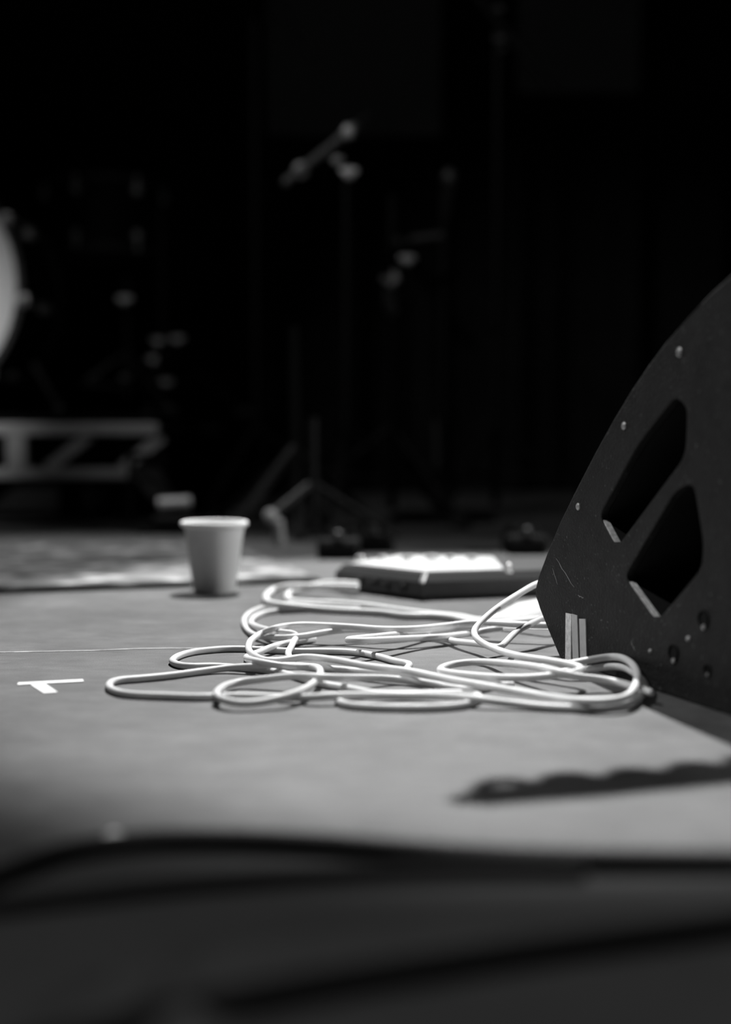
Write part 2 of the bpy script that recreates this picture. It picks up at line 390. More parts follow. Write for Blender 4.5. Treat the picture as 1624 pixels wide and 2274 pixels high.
# ------------------------------------------------------------------ paper cup
def cup():
    c = flo(472, 1319); c.y += 0.027; c.z = 0
    t = thing('paper_cup', c, 'white paper cup standing on the stage floor at the edge of the rug', 'cup')
    h = 0.091; rb, rt = 0.0275, 0.0400
    obj('cup_wall', lathe(c, [(rb - 0.001, 0.006), (rb - 0.0012, 0.0), (rb, 0.0), (rt, h), (rt - 0.0008, h), (rb - 0.0004, 0.008), (0.0, 0.008)], 56), 'cup', t, smooth=True)
    obj('rolled_rim', lathe(c, [(rt + 0.0015 + 0.0028 * math.cos(a), h - 0.0015 + 0.0036 * math.sin(a)) for a in [2 * PI * k / 12 for k in range(12)]], 56, closed=True), 'cup_rim', t, smooth=True)
    # glued side seam
    a0 = -PI / 2 - 0.25
    V = []
    for z in np.linspace(0.001, h - 0.004, 8):
        r = rb + (rt - rb) * z / h + 0.0004
        for a in (a0, a0 + 0.1): V.append((c.x + r * math.cos(a), c.y + r * math.sin(a), z))
        for a in (a0, a0 + 0.1): V.append((c.x + (r - 0.0003) * math.cos(a), c.y + (r - 0.0003) * math.sin(a), z))
    F = []
    for i in range(7):
        k = 4 * i; F += [[k, k + 1, k + 5, k + 4], [k, k + 4, k + 6, k + 2], [k + 1, k + 3, k + 7, k + 5]]
    obj('side_seam', (V, F), 'cup', t)
cup()

# ------------------------------------------------------------------ speaker cabinet on the right
A0 = flo(1245, 1465); B0 = flo(1624, 1590)
UD = (B0 - A0); UD.z = 0; UD.normalize()              # along the panel, towards the camera
ND = Vector((UD.y, -UD.x, 0))                         # outward normal
if ND.dot(-A0) < 0: ND = -ND
def onp(px, py):                                      # photograph point -> (u, z) on the panel plane
    d = ray(px, py); o = Vector((0, 0, CAMZ))
    t = (A0 - o).dot(ND) / d.dot(ND); p = o + d * t
    return ((p - A0).dot(UD), p.z)
def p3(u, z, off=0.0): return A0 + UD * u + ND * off + Vector((0, 0, z))
def speaker():
    t = thing('stage_monitor', A0 + UD * 0.25 - ND * 0.2, 'black stage monitor cabinet with two slanted cutouts in its side', 'speaker')
    pix = [(1245, 1466), (1218, 1400), (1198, 1350), (1190, 1325), (1190, 1305), (1196, 1280), (1213, 1235), (1245, 1158), (1282, 1083), (1322, 1006), (1362, 934), (1402, 868), (1440, 812), (1480, 759), (1530, 702), (1580, 650), (1624, 611)]
    out = [onp(*p) for p in pix]; out[0] = (out[0][0], 0.0005)
    ul, zl = out[-1]
    out += [(ul + 0.03, zl + 0.022), (ul + 0.07, zl + 0.045), (ul + 0.11, zl + 0.06), (ul + 0.15, zl + 0.062), (ul + 0.19, zl + 0.045), (ul + 0.21, zl + 0.0), (ul + 0.21, 0.0005)]
    def roundpoly(P, r, n=5):
        R = []
        for i in range(len(P)):
            a, b, c = Vector(P[i - 1]), Vector(P[i]), Vector(P[(i + 1) % len(P)])
            d1 = (a - b); d2 = (c - b); k = min(r, d1.length * 0.4, d2.length * 0.4)
            s, e = b + d1.normalized() * k, b + d2.normalized() * k
            for j in range(n + 1):
                w = j / n; R.append(tuple((1 - w) ** 2 * s + 2 * w * (1 - w) * b + w * w * e))
        return R
    h1 = roundpoly([onp(*p) for p in ((1330, 1146), (1368, 1217), (1522, 1012), (1526, 905), (1500, 880), (1418, 985))], 0.012)
    h2 = roundpoly([onp(*p) for p in ((1386, 1282), (1457, 1382), (1558, 1262), (1562, 1205), (1540, 1070), (1500, 1090))], 0.012)
    TH = 0.008
    # faces with holes through bmesh triangle fill
    import bmesh
    def plate(loops, d0, d1):
        bm = bmesh.new(); E = []
        for lp in loops:
            vs = [bm.verts.new(p3(u, z, d0)) for u, z in lp]
            E += [bm.edges.new((vs[i], vs[(i + 1) % len(vs)])) for i in range(len(vs))]
        bmesh.ops.triangle_fill(bm, edges=E, use_beauty=True, use_dissolve=False)
        bm.verts.ensure_lookup_table(); bm.verts.index_update()
        V = [v.co.copy() for v in bm.verts]; F = [[v.index for v in f.verts] for f in bm.faces]
        n = len(V); V2 = V + [v + ND * (d1 - d0) for v in V]
        for f in list(F): F.append([i + n for i in reversed(f)])
        base = 0
        for lp in loops:
            k = len(lp)
            for i in range(k):
                a, b = base + i, base + (i + 1) % k; F.append([a, b, b + n, a + n])
            base += k
        bm.free(); return V2, F
    side = obj('side_panel', plate([out, h1, h2], 0.0, -TH), 'panel', t)
    bev = side.modifiers.new('soft_edge', 'BEVEL'); bev.width = 0.0012; bev.segments = 2; bev.limit_method = 'ANGLE'; bev.angle_limit = math.radians(50)
    # inner cabinet, a little smaller, behind the cutouts
    cu = sum(u for u, z in out) / len(out); cz = sum(z for u, z in out) / len(out)
    inner = [(cu + (u - cu) * 0.93, max(0.004, cz + (z - cz) * 0.93)) for u, z in out]
    def prism(lp, d0, d1):
        n = len(lp); V = [p3(u, z, d0) for u, z in lp] + [p3(u, z, d1) for u, z in lp]
        F = [list(range(n)), list(range(2 * n - 1, n - 1, -1))] + [[i, i + n, (i + 1) % n + n, (i + 1) % n] for i in range(n)]
        return V, F
    obj('cabinet', join(plate([out, h1, h2], -TH - 0.0004, -0.07), prism(out, -0.0704, -0.42)), 'cabinet', t)
    far = obj('side_panel', plate([out], -0.42, -0.42 - TH), 'panel', t)
    # lower edges of the cutouts, their lit look put into the colour
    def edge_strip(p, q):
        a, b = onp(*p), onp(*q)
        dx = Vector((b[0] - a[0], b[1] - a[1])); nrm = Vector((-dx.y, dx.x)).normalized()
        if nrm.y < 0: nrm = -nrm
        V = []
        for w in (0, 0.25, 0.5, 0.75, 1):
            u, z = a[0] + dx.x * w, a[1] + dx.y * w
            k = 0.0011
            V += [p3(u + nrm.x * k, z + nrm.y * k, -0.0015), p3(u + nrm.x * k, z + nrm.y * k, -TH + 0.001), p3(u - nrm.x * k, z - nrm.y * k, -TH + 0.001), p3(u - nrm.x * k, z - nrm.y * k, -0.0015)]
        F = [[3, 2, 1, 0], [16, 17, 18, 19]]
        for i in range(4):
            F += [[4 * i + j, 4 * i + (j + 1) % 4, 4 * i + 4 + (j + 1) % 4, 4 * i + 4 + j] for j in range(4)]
        obj('lit_edge', (V, F), 'lit_edge', t, label='cutout edge coloured pale as if lit')
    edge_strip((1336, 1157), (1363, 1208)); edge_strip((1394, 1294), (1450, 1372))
    # bolts along the rim and screws low on the side
    for px, py, r in ((1510, 782, .0032), (1387, 946, .0028), (1285, 1125, .0028), (1530, 1419, .002), (1446, 1446, .0015)):
        u, z = onp(px, py)
        obj('bolt', lathe(p3(u, z, -0.0004), [(r * 1.25, 0), (r * 1.2, 0.0012), (r * 0.7, 0.0022), (0, 0.0026)], 14, ND), 'steel', t, smooth=True)
    for px, py, r in ((1497, 1450, .0065), (1564, 1375, .0065), (1573, 1487, .004)):
        u, z = onp(px, py)
        s = obj('screw_hole', lathe(p3(u, z, 0.0002), [(r * 1.12, 0.0), (r * 1.05, 0.0012), (r * .92, 0.0012), (r * .85, -0.006), (0, -0.007)], 20, ND), 'cabinet', t, smooth=True)
        obj('hole_rim_glint', lathe(p3(u + .001, z - r * 0.95, 0.0006), [(r * .36, 0), (r * .3, 0.0012), (0, 0.0016)], 12, ND), 'steel', s, smooth=True)  # steel dot stands in for the lit lower rim of the hole
    # scratches
    for a, b, w in (((1236, 1240), (1276, 1305), .0005), ((1284, 1322), (1297, 1328), .0006), ((1228, 1262), (1240, 1300), .0003), ((1402, 1425), (1412, 1446), .0003)):
        (u0, z0), (u1, z1) = onp(*a), onp(*b)
        V = []; n = 7
        for i in range(n):
            k = i / (n - 1); uu, zz = u0 + (u1 - u0) * k, z0 + (z1 - z0) * k + 0.0007 * math.sin(i * 2.3)
            ww = w * (0.4 + 0.6 * math.sin(PI * min(max(k, .1), .9)))
            V += [p3(uu - ww, zz, .00035), p3(uu + ww, zz, .00035)]
        obj('scratch', (V, [[2 * i, 2 * i + 1, 2 * i + 3, 2 * i + 2] for i in range(n - 1)]), 'scratch', t, label='thin pale scratch in the black paint')
    # three strips of tape
    def strip(p, m, name_l):
        q = [onp(*k) for k in p]
        V = [p3(u, z, 0.0012) for u, z in q] + [p3(u, z, 0.0001) for u, z in q]
        obj('tape_strip', (V, [[0, 1, 2, 3], [4, 7, 6, 5]] + [[i, i + 4, (i + 1) % 4 + 4, (i + 1) % 4] for i in range(4)]), m, t, label=name_l)
    strip([(1259, 1361), (1271.5, 1364), (1270.5, 1474), (1258, 1470)], 'worn_tape', 'scuffed pale tape strip')
    strip([(1272, 1363), (1284.5, 1367), (1288.5, 1480), (1275, 1476)], 'grey_tape', 'grey tape strip')
    strip([(1289, 1374), (1303, 1374.5), (1306, 1486), (1292, 1482)], 'grey_tape', 'grey tape strip')
speaker()

# ------------------------------------------------------------------ low black unit
def unit():
    P = [flo(745, 1309), flo(935, 1334), flo(1252, 1322)]
    a, b, c = P
    d = c + Vector((0.02, 0.16, 0)); e = a + Vector((0.08, 0.13, 0))
    base = [a, b, c, d, e]
    cen = sum(base, Vector()) / 5
    t = thing('effects_unit', (cen.x, cen.y, 0), 'low black effects unit with pale as-if-lit top and knobs on the floor', 'audio unit')
    def ring(k, z): return [Vector((cen.x + (p.x - cen.x) * k, cen.y + (p.y - cen.y) * k, z)) for p in base]
    def skin(rs, cap0=True, cap1=True):
        V = [p for r in rs for p in r]; n = 5; F = []
        for i in range(len(rs) - 1):
            F += [[i * n + j, i * n + (j + 1) % n, (i + 1) * n + (j + 1) % n, (i + 1) * n + j] for j in range(n)]
        if cap0: F.append(list(range(n - 1, -1, -1)))
        if cap1: F.append([(len(rs) - 1) * n + j for j in range(n)])
        return V, F
    ca = obj('case', skin([ring(0.985, 0.002), ring(1, 0.005), ring(1, 0.023)]), 'box', t)
    obj('sloped_edge', skin([ring(1.0, 0.0232), ring(0.93, 0.0335)]), 'box_bevel', t)
    zt = 0.0338
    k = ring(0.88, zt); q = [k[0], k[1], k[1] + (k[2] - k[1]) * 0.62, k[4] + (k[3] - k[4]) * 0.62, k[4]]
    tp = obj('lit_top', ([p for p in q] + [p + Vector((0, 0, .0016)) for p in q], [[5, 6, 7, 8, 9]] + [[i, (i + 1) % 5, (i + 1) % 5 + 5, i + 5] for i in range(5)]), 'box_lit_top', t)
    bd = (b - a).normalized(); nrm = Vector((bd.y, -bd.x, 0))
    if nrm.dot(-a) < 0: nrm = -nrm
    for k, z, r in ((.30, .016, .0048), (.48, .016, .0048), (.62, .013, .0048), (.80, .014, .0055)):
        p = a + (b - a) * k + Vector((0, 0, z))
        s = obj('jack_socket', lathe(p, [(r, 0), (r, .003), (r * .62, .003), (r * .55, .0005), (0, .0005)], 16, nrm), 'dark_metal', t, smooth=True)
    obj('corner_highlight', tube([b + Vector((0.001, -0.0015, 0.023)), b + (cen - b) * 0.05 + Vector((0.003, 0, 0.0335))], 0.0028, 8), 'chrome', t)  # chrome bit put in as the highlight on the near corner
    for px, py, r in ((800, 1243, .006), (850, 1243, .006), (905, 1243, .008), (960, 1242, .010), (1000, 1243, .006), (1048, 1243, .008)):
        p = flo(px, py, 0.0355); p.y = min(p.y, e.y - 0.03)
        kb = obj('knob', lathe(p, [(r, 0), (r, .003), (r * .85, .0055), (0, .006)], 18), 'box_lit_top' if r > .007 else 'chrome', t, smooth=True)
    p = flo(1131, 1272, 0.0355)
    obj('toggle_switch', lathe(p, [(.004, 0), (.004, .002), (.0018, .003), (.0026, .011), (0, .013)], 12), 'chrome', t, smooth=True)
    for q in base:
        w = q + (cen - q) * 0.12
        obj('rubber_foot', lathe((w.x, w.y, 0.0), [(.007, 0), (.008, .0025)], 12), 'rubber', t)
unit()

# ------------------------------------------------------------------ rug
def rug_material():
    m = bpy.data.materials.new('worn_patterned_rug'); m.use_nodes = True
    nt = m.node_tree; N = nt.nodes; L = nt.links; b = N['Principled BSDF']
    b.inputs['Roughness'].default_value = 0.95; b.inputs['Specular IOR Level'].default_value = 0.05
    tc = N.new('ShaderNodeTexCoord'); sx = N.new('ShaderNodeSeparateXYZ'); L.new(tc.outputs['Object'], sx.inputs[0])
    vo = N.new('ShaderNodeTexVoronoi'); vo.inputs['Scale'].default_value = 22; L.new(tc.outputs['Object'], vo.inputs['Vector'])
    no = N.new('ShaderNodeTexNoise'); no.inputs['Scale'].default_value = 12; no.inputs['Detail'].default_value = 5; L.new(tc.outputs['Object'], no.inputs['Vector'])
    r1 = N.new('ShaderNodeValToRGB'); L.new(vo.outputs['Distance'], r1.inputs[0])
    r1.color_ramp.elements[0].color = (.34,) * 3 + (1,); r1.color_ramp.elements[0].position = .15
    r1.color_ramp.elements[1].color = (.14,) * 3 + (1,); r1.color_ramp.elements[1].position = .5
    # woven border stripes, by distance from the front edge
    r2 = N.new('ShaderNodeValToRGB'); r2.color_ramp.interpolation = 'EASE'
    e = r2.color_ramp.elements; e[0].position = 0.0; e[0].color = (.35,) * 3 + (1,); e[1].position = 1; e[1].color = (.8,) * 3 + (1,)
    for p, v in ((.03, .4), (.05, 1.35), (.13, 1.25), (.16, .8), (.30, 1.0), (.33, .5), (.38, .55), (.42, .9)):
        q = e.new(p); q.color = (v,) * 3 + (1,)
    L.new(sx.outputs['Y'], r2.inputs[0])
    mu = N.new('ShaderNodeMixRGB'); mu.blend_type = 'MULTIPLY'; mu.inputs[0].default_value = 1
    L.new(r1.outputs[0], mu.inputs[1]); L.new(r2.outputs[0], mu.inputs[2])
    mr = N.new('ShaderNodeMapRange'); mr.inputs[1].default_value = .3; mr.inputs[2].default_value = .7; mr.inputs[3].default_value = .6; mr.inputs[4].default_value = 1.4
    L.new(no.outputs['Fac'], mr.inputs[0])
    m2 = N.new('ShaderNodeMixRGB'); m2.blend_type = 'MULTIPLY'; m2.inputs[0].default_value = 1
    L.new(mu.outputs[0], m2.inputs[1]); L.new(mr.outputs[0], m2.inputs[2]); L.new(m2.outputs[0], b.inputs['Base Color'])
    return m
M['rug'] = rug_material()
def rug():
    a, b = flo(0, 1319), flo(600, 1299)
    u = (b - a); u.z = 0; u.normalize(); v = Vector((-u.y, u.x, 0))
    o = bpy.data.objects.new('rug', None)
    nx, ny, L_, D_ = 60, 26, 1.68, 0.74
    org = a - u * 1.25
    V = []; F = []
    for j in range(ny + 1):
        for i in range(nx + 1):
            V.append(Vector((L_ * i / nx, D_ * j / ny, 0.007 + 0.0015 * math.sin(i * .9) * math.sin(j * .7))))
    F = [[j * (nx + 1) + i, j * (nx + 1) + i + 1, (j + 1) * (nx + 1) + i + 1, (j + 1) * (nx + 1) + i] for j in range(ny) for i in range(nx)]
    top = len(V)
    V += [Vector((p.x, p.y, 0.0005)) for p in V]
    def side(ix):
        for p, q in zip(ix, ix[1:]): F.append([q, p, p + top, q + top])
    side([i for i in range(nx + 1)]); side([j * (nx + 1) + nx for j in range(ny + 1)])
    side([ny * (nx + 1) + i for i in range(nx, -1, -1)]); side([j * (nx + 1) for j in range(ny, -1, -1)])
    me = bpy.data.meshes.new('rug'); me.from_pydata(V, [], F); me.materials.append(M['rug'])
    r = bpy.data.objects.new('rug', me); C.objects.link(r); r.location = org; r.rotation_euler = (0, 0, math.atan2(u.y, u.x))
    r['label'] = 'worn mottled rug on the stage floor behind the paper cup'; r['category'] = 'rug'
    bpy.data.objects.remove(o)
rug()

# ------------------------------------------------------------------ tape mark, light patch
def tape_mark():
    t = thing('tape_mark', flo(110, 1520), 'small white T of tape on the floor left of the cables', 'tape')
    def quad(p, z, name):
        V = [flo(*k) for k in p]
        V = [v + Vector((0, 0, z)) for v in V] + [v + Vector((0, 0, 0.0001)) for v in V]
        obj(name, (V, [[0, 1, 2, 3]] + [[i, i + 4, (i + 1) % 4 + 4, (i + 1) % 4] for i in range(4)]), 'tape', t)
    quad([(40, 1522), (48, 1517.5), (184, 1510.5), (189, 1513.5)][0:0] or [(39, 1522.5), (186, 1515), (184, 1510), (40, 1517.5)], 0.0008, 'tape_strip')
    quad([(97, 1540), (128, 1538), (98, 1517), (64, 1519)], 0.0005, 'tape_strip')
tape_mark()
q = [flo(*p) for p in ((228, 1858), (300, 1892), (326, 1872), (252, 1843))]  # pale patch stands in for a spot of light in the shade
V = [v + Vector((0, 0, 0.0008)) for v in q] + [v + Vector((0, 0, 0.0001)) for v in q]
obj('light_patch', (V, [[0, 1, 2, 3]] + [[i, i + 4, (i + 1) % 4 + 4, (i + 1) % 4] for i in range(4)]), 'tape', label='small pale patch for a spot of light on the shaded floor near the front cable', cat='tape')

# ------------------------------------------------------------------ foreground: black cable and dark cloth over the stage edge
fc = [(-900, 2330), (-420, 2160), (-160, 2042), (0, 1985), (150, 1932), (300, 1908), (500, 1903), (700, 1911), (850, 1923), (1000, 1936), (1200, 1946), (1624, 1953), (1900, 1955), (2500, 1950)]
fl = catmull([tuple(flo(x, y)) for x, y in fc], 14)
def cloth():
    nv = 70; V = []; F = []
    L1 = [flo(-300, 2085), flo(0, 2052), flo(350, 2010), flo(650, 1985), flo(1000, 1968)]
    L2 = [flo(2000, 2000), flo(1624, 2038), flo(1250, 2085), flo(900, 2135), flo(500, 2180)]
    L3 = [flo(2100, 2030), flo(1624, 2108), flo(1300, 2155), flo(1000, 2200), flo(700, 2255), flo(400, 2330)]
    L4 = [flo(200, 2300), flo(300, 2235), flo(370, 2250), flo(400, 2330)]
    L5 = [flo(-500, 2230), flo(0, 2200), flo(500, 2140), flo(900, 2080), flo(1300, 2020), flo(1700, 1985)]
    def dens(L): return catmull([tuple(p) for p in L], 20)[:, :2]
    folds = [(dens(L2), .010, .014), (dens(L4), .014, .013), (dens(L5), .003, .03)]
    xs = np.linspace(-1.3, 1.3, 240)
    back = np.interp(xs, fl[:, 0], fl[:, 1]) + 0.001
    back = np.where(xs < fl[0, 0], fl[0, 1], back)
    for j in range(nv + 1):
        for i, x in enumerate(xs):
            s = j / nv
            if s < 0.75:
                y = back[i] + (FRONT - 0.02 - back[i]) * s / 0.75; z = 0.003
                p = np.array([x, y])
                for L, h, w in folds:
                    d = np.min(np.linalg.norm(L - p, axis=1)); z += h * math.exp(-(d / w) ** 2) * min(1, (s / 0.08))
            else:
                k = (s - 0.75) / 0.25
                y = FRONT - 0.02 - 0.025 * math.sin(min(k * 4, 1) * PI / 2) - 0.012 * math.sin(x * 30) * k; z = 0.003 - 1.05 * k
            V.append((x, y, z))
    n = len(xs)
    F = [[j * n + i, (j + 1) * n + i, (j + 1) * n + i + 1, j * n + i + 1] for j in range(nv) for i in range(n - 1)]
    obj('stage_skirt', (V, F), 'skirt', smooth=True, label='dark rumpled cloth draped over the front edge of the stage', cat='cloth')
cloth()
obj('power_cable', tube([(x, y, 0.0075) for x, y, z in fl], 0.0065, 12), 'black_cable', smooth=True, label='thick black cable lying along the front edge of the stage', cat='cable')

c1 = catmull([tuple(flo(x, y)) for x, y in ((-900, 2190), (-300, 2085), (0, 2054), (350, 2012), (650, 1987), (1000, 1972), (1300, 1975))], 14)
obj('power_cable', tube([(x, y, 0.0085) for x, y, z in c1], 0.0038, 10), 'black_cable', smooth=True, label='thin black cable crossing the dark cloth at the left', cat='cable')
c2 = catmull([tuple(flo(x, y)) for x, y in ((2100, 2050), (1624, 2108), (1300, 2152), (1000, 2198), (700, 2250), (300, 2340), (0, 2430))], 14)
obj('power_cable', tube([(x, y, 0.0105) for x, y, z in c2], 0.0055, 10), 'black_cable', smooth=True, label='black cable slanting across the dark cloth at the lower right', cat='cable')

# ------------------------------------------------------------------ drum riser at the back left
def riser():
    Y = 3.2; top = at(0, 921, 3.2).z
    xr = at(352, 1000, Y).x; xl = -2.3
    t = thing('drum_riser', ((xl + xr) / 2, Y + 0.7, 0), 'low drum riser with grey steel frame and diagonal braces', 'riser')
    obj('deck', box(((xl + xr) / 2, Y + 0.7, top - 0.009), (xr - xl, 1.4, 0.018), bev=0.003), 'riser_deck', t)
    zt1, zt0 = top - 0.0185, at(0, 966, Y).z
    zb1, zb0 = at(0, 1040, Y).z, at(0, 1064, Y).z
    obj('top_rail', box(((xl + xr) / 2, Y + 0.02, (zt0 + zt1) / 2), (xr - xl, 0.04, zt1 - zt0), bev=0.004), 'riser', t)
    obj('bottom_rail', box(((xl + xr - 0.04) / 2, Y + 0.02, (zb0 + zb1) / 2), (xr - xl - 0.04, 0.03, zb1 - zb0), bev=0.004), 'riser', t)
    for px in (35, -520, -1080):
        x = at(px, 1000, Y).x
        obj('post', box((x, Y + 0.02, (zt0 + zb1) / 2), (0.045, 0.034, zt0 - zb1 - 0.001), bev=0.004), 'riser', t)
    for p, q in (((108, 1062), (200, 950)), ((272, 1062), (360, 970)), ((-190, 1062), (-100, 950)), ((-400, 1062), (-310, 950))):
        a, b = at(p[0], p[1], Y + 0.02), at(q[0], q[1], Y + 0.02)
        b.z = min(b.z, zt0 - 0.0); a.z = max(a.z, zb1)
        d = (b - a).normalized(); w = Vector((d.z, 0, -d.x)) * 0.0125
        V = [a + w, b + w, b - w, a - w]; V = [v + Vector((0, -.006, 0)) for v in V] + [v + Vector((0, .006, 0)) for v in V]
        obj('brace', (V, [[0, 1, 2, 3], [7, 6, 5, 4]] + [[i, i + 4, (i + 1) % 4 + 4, (i + 1) % 4] for i in range(4)]), 'riser', t)
    for x in (xr - 0.08, xl + 0.05, -1.3):
        for y in (Y + 0.06, Y + 1.3):
            obj('leg', lathe((x, y, 0), [(.026, 0), (.026, .006), (.018, .01), (.018, top - 0.02)], 16), 'black_metal', t, smooth=True)
    obj('back_rail', box(((xl + xr) / 2, Y + 1.37, (zt0 + zt1) / 2), (xr - xl, 0.04, zt1 - zt0), bev=0.004), 'riser', t)
    obj('dark_gap_sheet', box(((xl + xr) / 2, Y + 0.2, 0.10), (xr - xl - 0.2, 0.01, 0.19)), 'riser_deck', t)  # dark sheet added for the shade in the gap under the riser
riser()

def bass_drum():
    Y = 3.3; c = at(-240, 636, Y); R = 0.288; RT = at(0, 921, 3.2).z; c.z = RT + R + 0.015
    t = thing('bass_drum', (c.x, c.y + 0.2, RT), 'bass drum with pale front head at the left edge of the riser', 'drum')
    ax = (0, -1, 0)
    cc = Vector((c.x, Y + 0.44, c.z))
    obj('shell', lathe(cc, [(R - .008, .0), (R, .0), (R, .42), (R - .008, .42)], 72, ax, closed=True), 'drum_shell', t, smooth=True)
    obj('drum_head', lathe(cc, [(R + .001, .405), (R + .001, .424), (R - .012, .427), (R * .5, .431), (0, .433)], 72, ax), 'drum_head', t, smooth=True)
    for z in (0.405, -0.02):
        obj('hoop', lathe(cc, [(R - .002, z), (R + .014, z), (R + .014, z + .034), (R - .002, z + .034)], 72, ax, closed=True), 'hoop', t, smooth=True)
    for k in range(10):
        a = 2 * PI * k / 10 + 0.50
        ca, sa = math.cos(a), math.sin(a); e = Vector((ca, 0, sa))
        cl = obj('claw_hook', join(box(cc + e * (R + .017) + Vector((0, -.425, 0)), (.026, .045, .026), bev=.005), ball(cc + e * (R + .012) + Vector((0, -.446, 0)), .011)), 'steel', t, smooth=True)
        obj('tension_rod', tube([cc + e * (R + .022) + Vector((0, -.40, 0)), cc + e * (R + .022) + Vector((0, -.22, 0))], .003, 8), 'chrome', cl)
        obj('lug', box(cc + e * (R + .012) + Vector((0, -.2, 0)), (.024, .05, .024), bev=.005), 'chrome', t)
    for s in (-1, 1):
        a = cc + Vector((s * R * .9, -.3, -R * .42)); b = Vector((cc.x + s * (R + .1), cc.y - .46, RT + .013))
        sp_ = obj('spur', tube([a, b], .007, 10), 'black_metal', t, smooth=True)
        obj('rubber_tip', ball(b, .012), 'rubber', sp_, smooth=True)
bass_drum()

def knob(parent, p, r, m='chrome', name='wing_nut', axis=(0, -1, 0), wing=True):
    g = lathe(p, [(r * .9, -r * .7), (r, -r * .3), (r, r * .5), (r * .6, r), (0, r * 1.1)], 14, axis)
    if wing:
        g = join(g, ball((p[0] - r * .9, p[1] - r * .4, p[2] + r * .35), r * .62, (1, .5, .8)), ball((p[0] + r * .9, p[1] - r * .4, p[2] + r * .35), r * .62, (1, .5, .8)))
    return obj(name, g, m, parent, smooth=True)
def tripod(parent, x, y, z0, hub, foot, spread, a0, m='black_metal'):
    for k in range(3):
        a = a0 + 2 * PI * k / 3; e = Vector((math.cos(a), math.sin(a), 0))
        p, q = Vector((x, y, z0 + hub)), Vector((x, y, z0 + 0.012)) + e * spread
        lg = obj('leg', tube([p, q], .008, 10), m, parent, smooth=True)
        obj('rubber_foot', tube([q - e * .025 + Vector((0, 0, .003)), q + e * .02], .012, 10), 'rubber', lg, smooth=True)
        obj('leg_brace', tube([Vector((x, y, z0 + hub * .45)), p * .45 + q * .55], .004, 8), m, parent)

def tom():
    Y = 3.98; c = at(232, 488, Y); R = .15; RT = at(0, 921, 3.2).z
    t = thing('tom_drum', (c.x, c.y, c.z - .1), 'small dark tom drum with chrome lugs above the riser', 'drum')
    obj('shell', lathe((c.x, c.y, c.z - .09), [(R, 0), (R, .18)], 48), 'drum_shell', t, smooth=True)
    for z in (-.1, .085): obj('hoop', lathe((c.x, c.y, c.z + z), [(R + .001, 0), (R + .012, 0), (R + .012, .016), (R + .001, .016)], 48, closed=True), 'dark_metal', t, smooth=True)
    for z in (-.094, .091): obj('drum_head', lathe((c.x, c.y, c.z + z), [(R, 0), (R, .003), (0, .003)], 48), 'hoop', t)
    for k in range(6):
        a = -PI / 2 - 0.30 + k * PI / 3; e = Vector((math.cos(a), math.sin(a), 0))
        for s in (-1, 1):
            l = obj('lug', ball(c + e * (R + .012) + Vector((0, 0, s * .06)), .013, (1, 1, 1.1)), 'steel', t, smooth=True)
            obj('tension_rod', tube([c + e * (R + .013) + Vector((0, 0, s * .049)), c + e * (R + .013) + Vector((0, 0, s * .1))], .003, 8), 'chrome', l)
    # stand
    px = at(362, 780, Y - 0.1); pz = RT
    s = thing('tom_stand', (px.x, px.y, pz), 'black tripod stand with chrome knobs carrying the small tom', 'stand')
    obj('pole', tube([(px.x, px.y, pz + .05), (px.x, px.y, c.z + .02)], .011, 12), 'black_metal', s, smooth=True)
    arm = obj('arm', tube([(px.x, px.y, c.z), (px.x - .02, px.y - .02, c.z - .02), (c.x + R + .004, c.y + .03, c.z - .02)], .008, 10), 'black_metal', s, smooth=True)
    tripod(s, px.x, px.y, pz, .2, 0, .24, 0.5)
    for x, y, r in ((352, 760, .013), (395, 756, .013), (343, 801, .014), (371, 851, .012)):
        p = at(x, y, Y - 0.13); k = knob(s, p, r, 'steel')
    obj('clamp', box((px.x, px.y, at(0, 780, Y - .1).z), (.05, .035, .06), bev=.008), 'black_metal', s)
    p = at(278, 668, Y - 0.45)
    st = thing('cymbal_stand', (p.x, p.y + .03, RT), 'thin black stand with one chrome wing nut left of the tom stand', 'stand')
    obj('pole', tube([(p.x, p.y + .03, RT + .05), (p.x, p.y + .03, p.z + .06)], .01, 12), 'black_metal', st, smooth=True)
    knob(st, p, .014, 'steel'); tripod(st, p.x, p.y + .03, RT, .16, 0, .2, 1.2)
    p2 = at(98, 842, Y - 0.45); knob(st, Vector((p.x, p.y, p2.z)), .011, 'dark_metal')
tom()

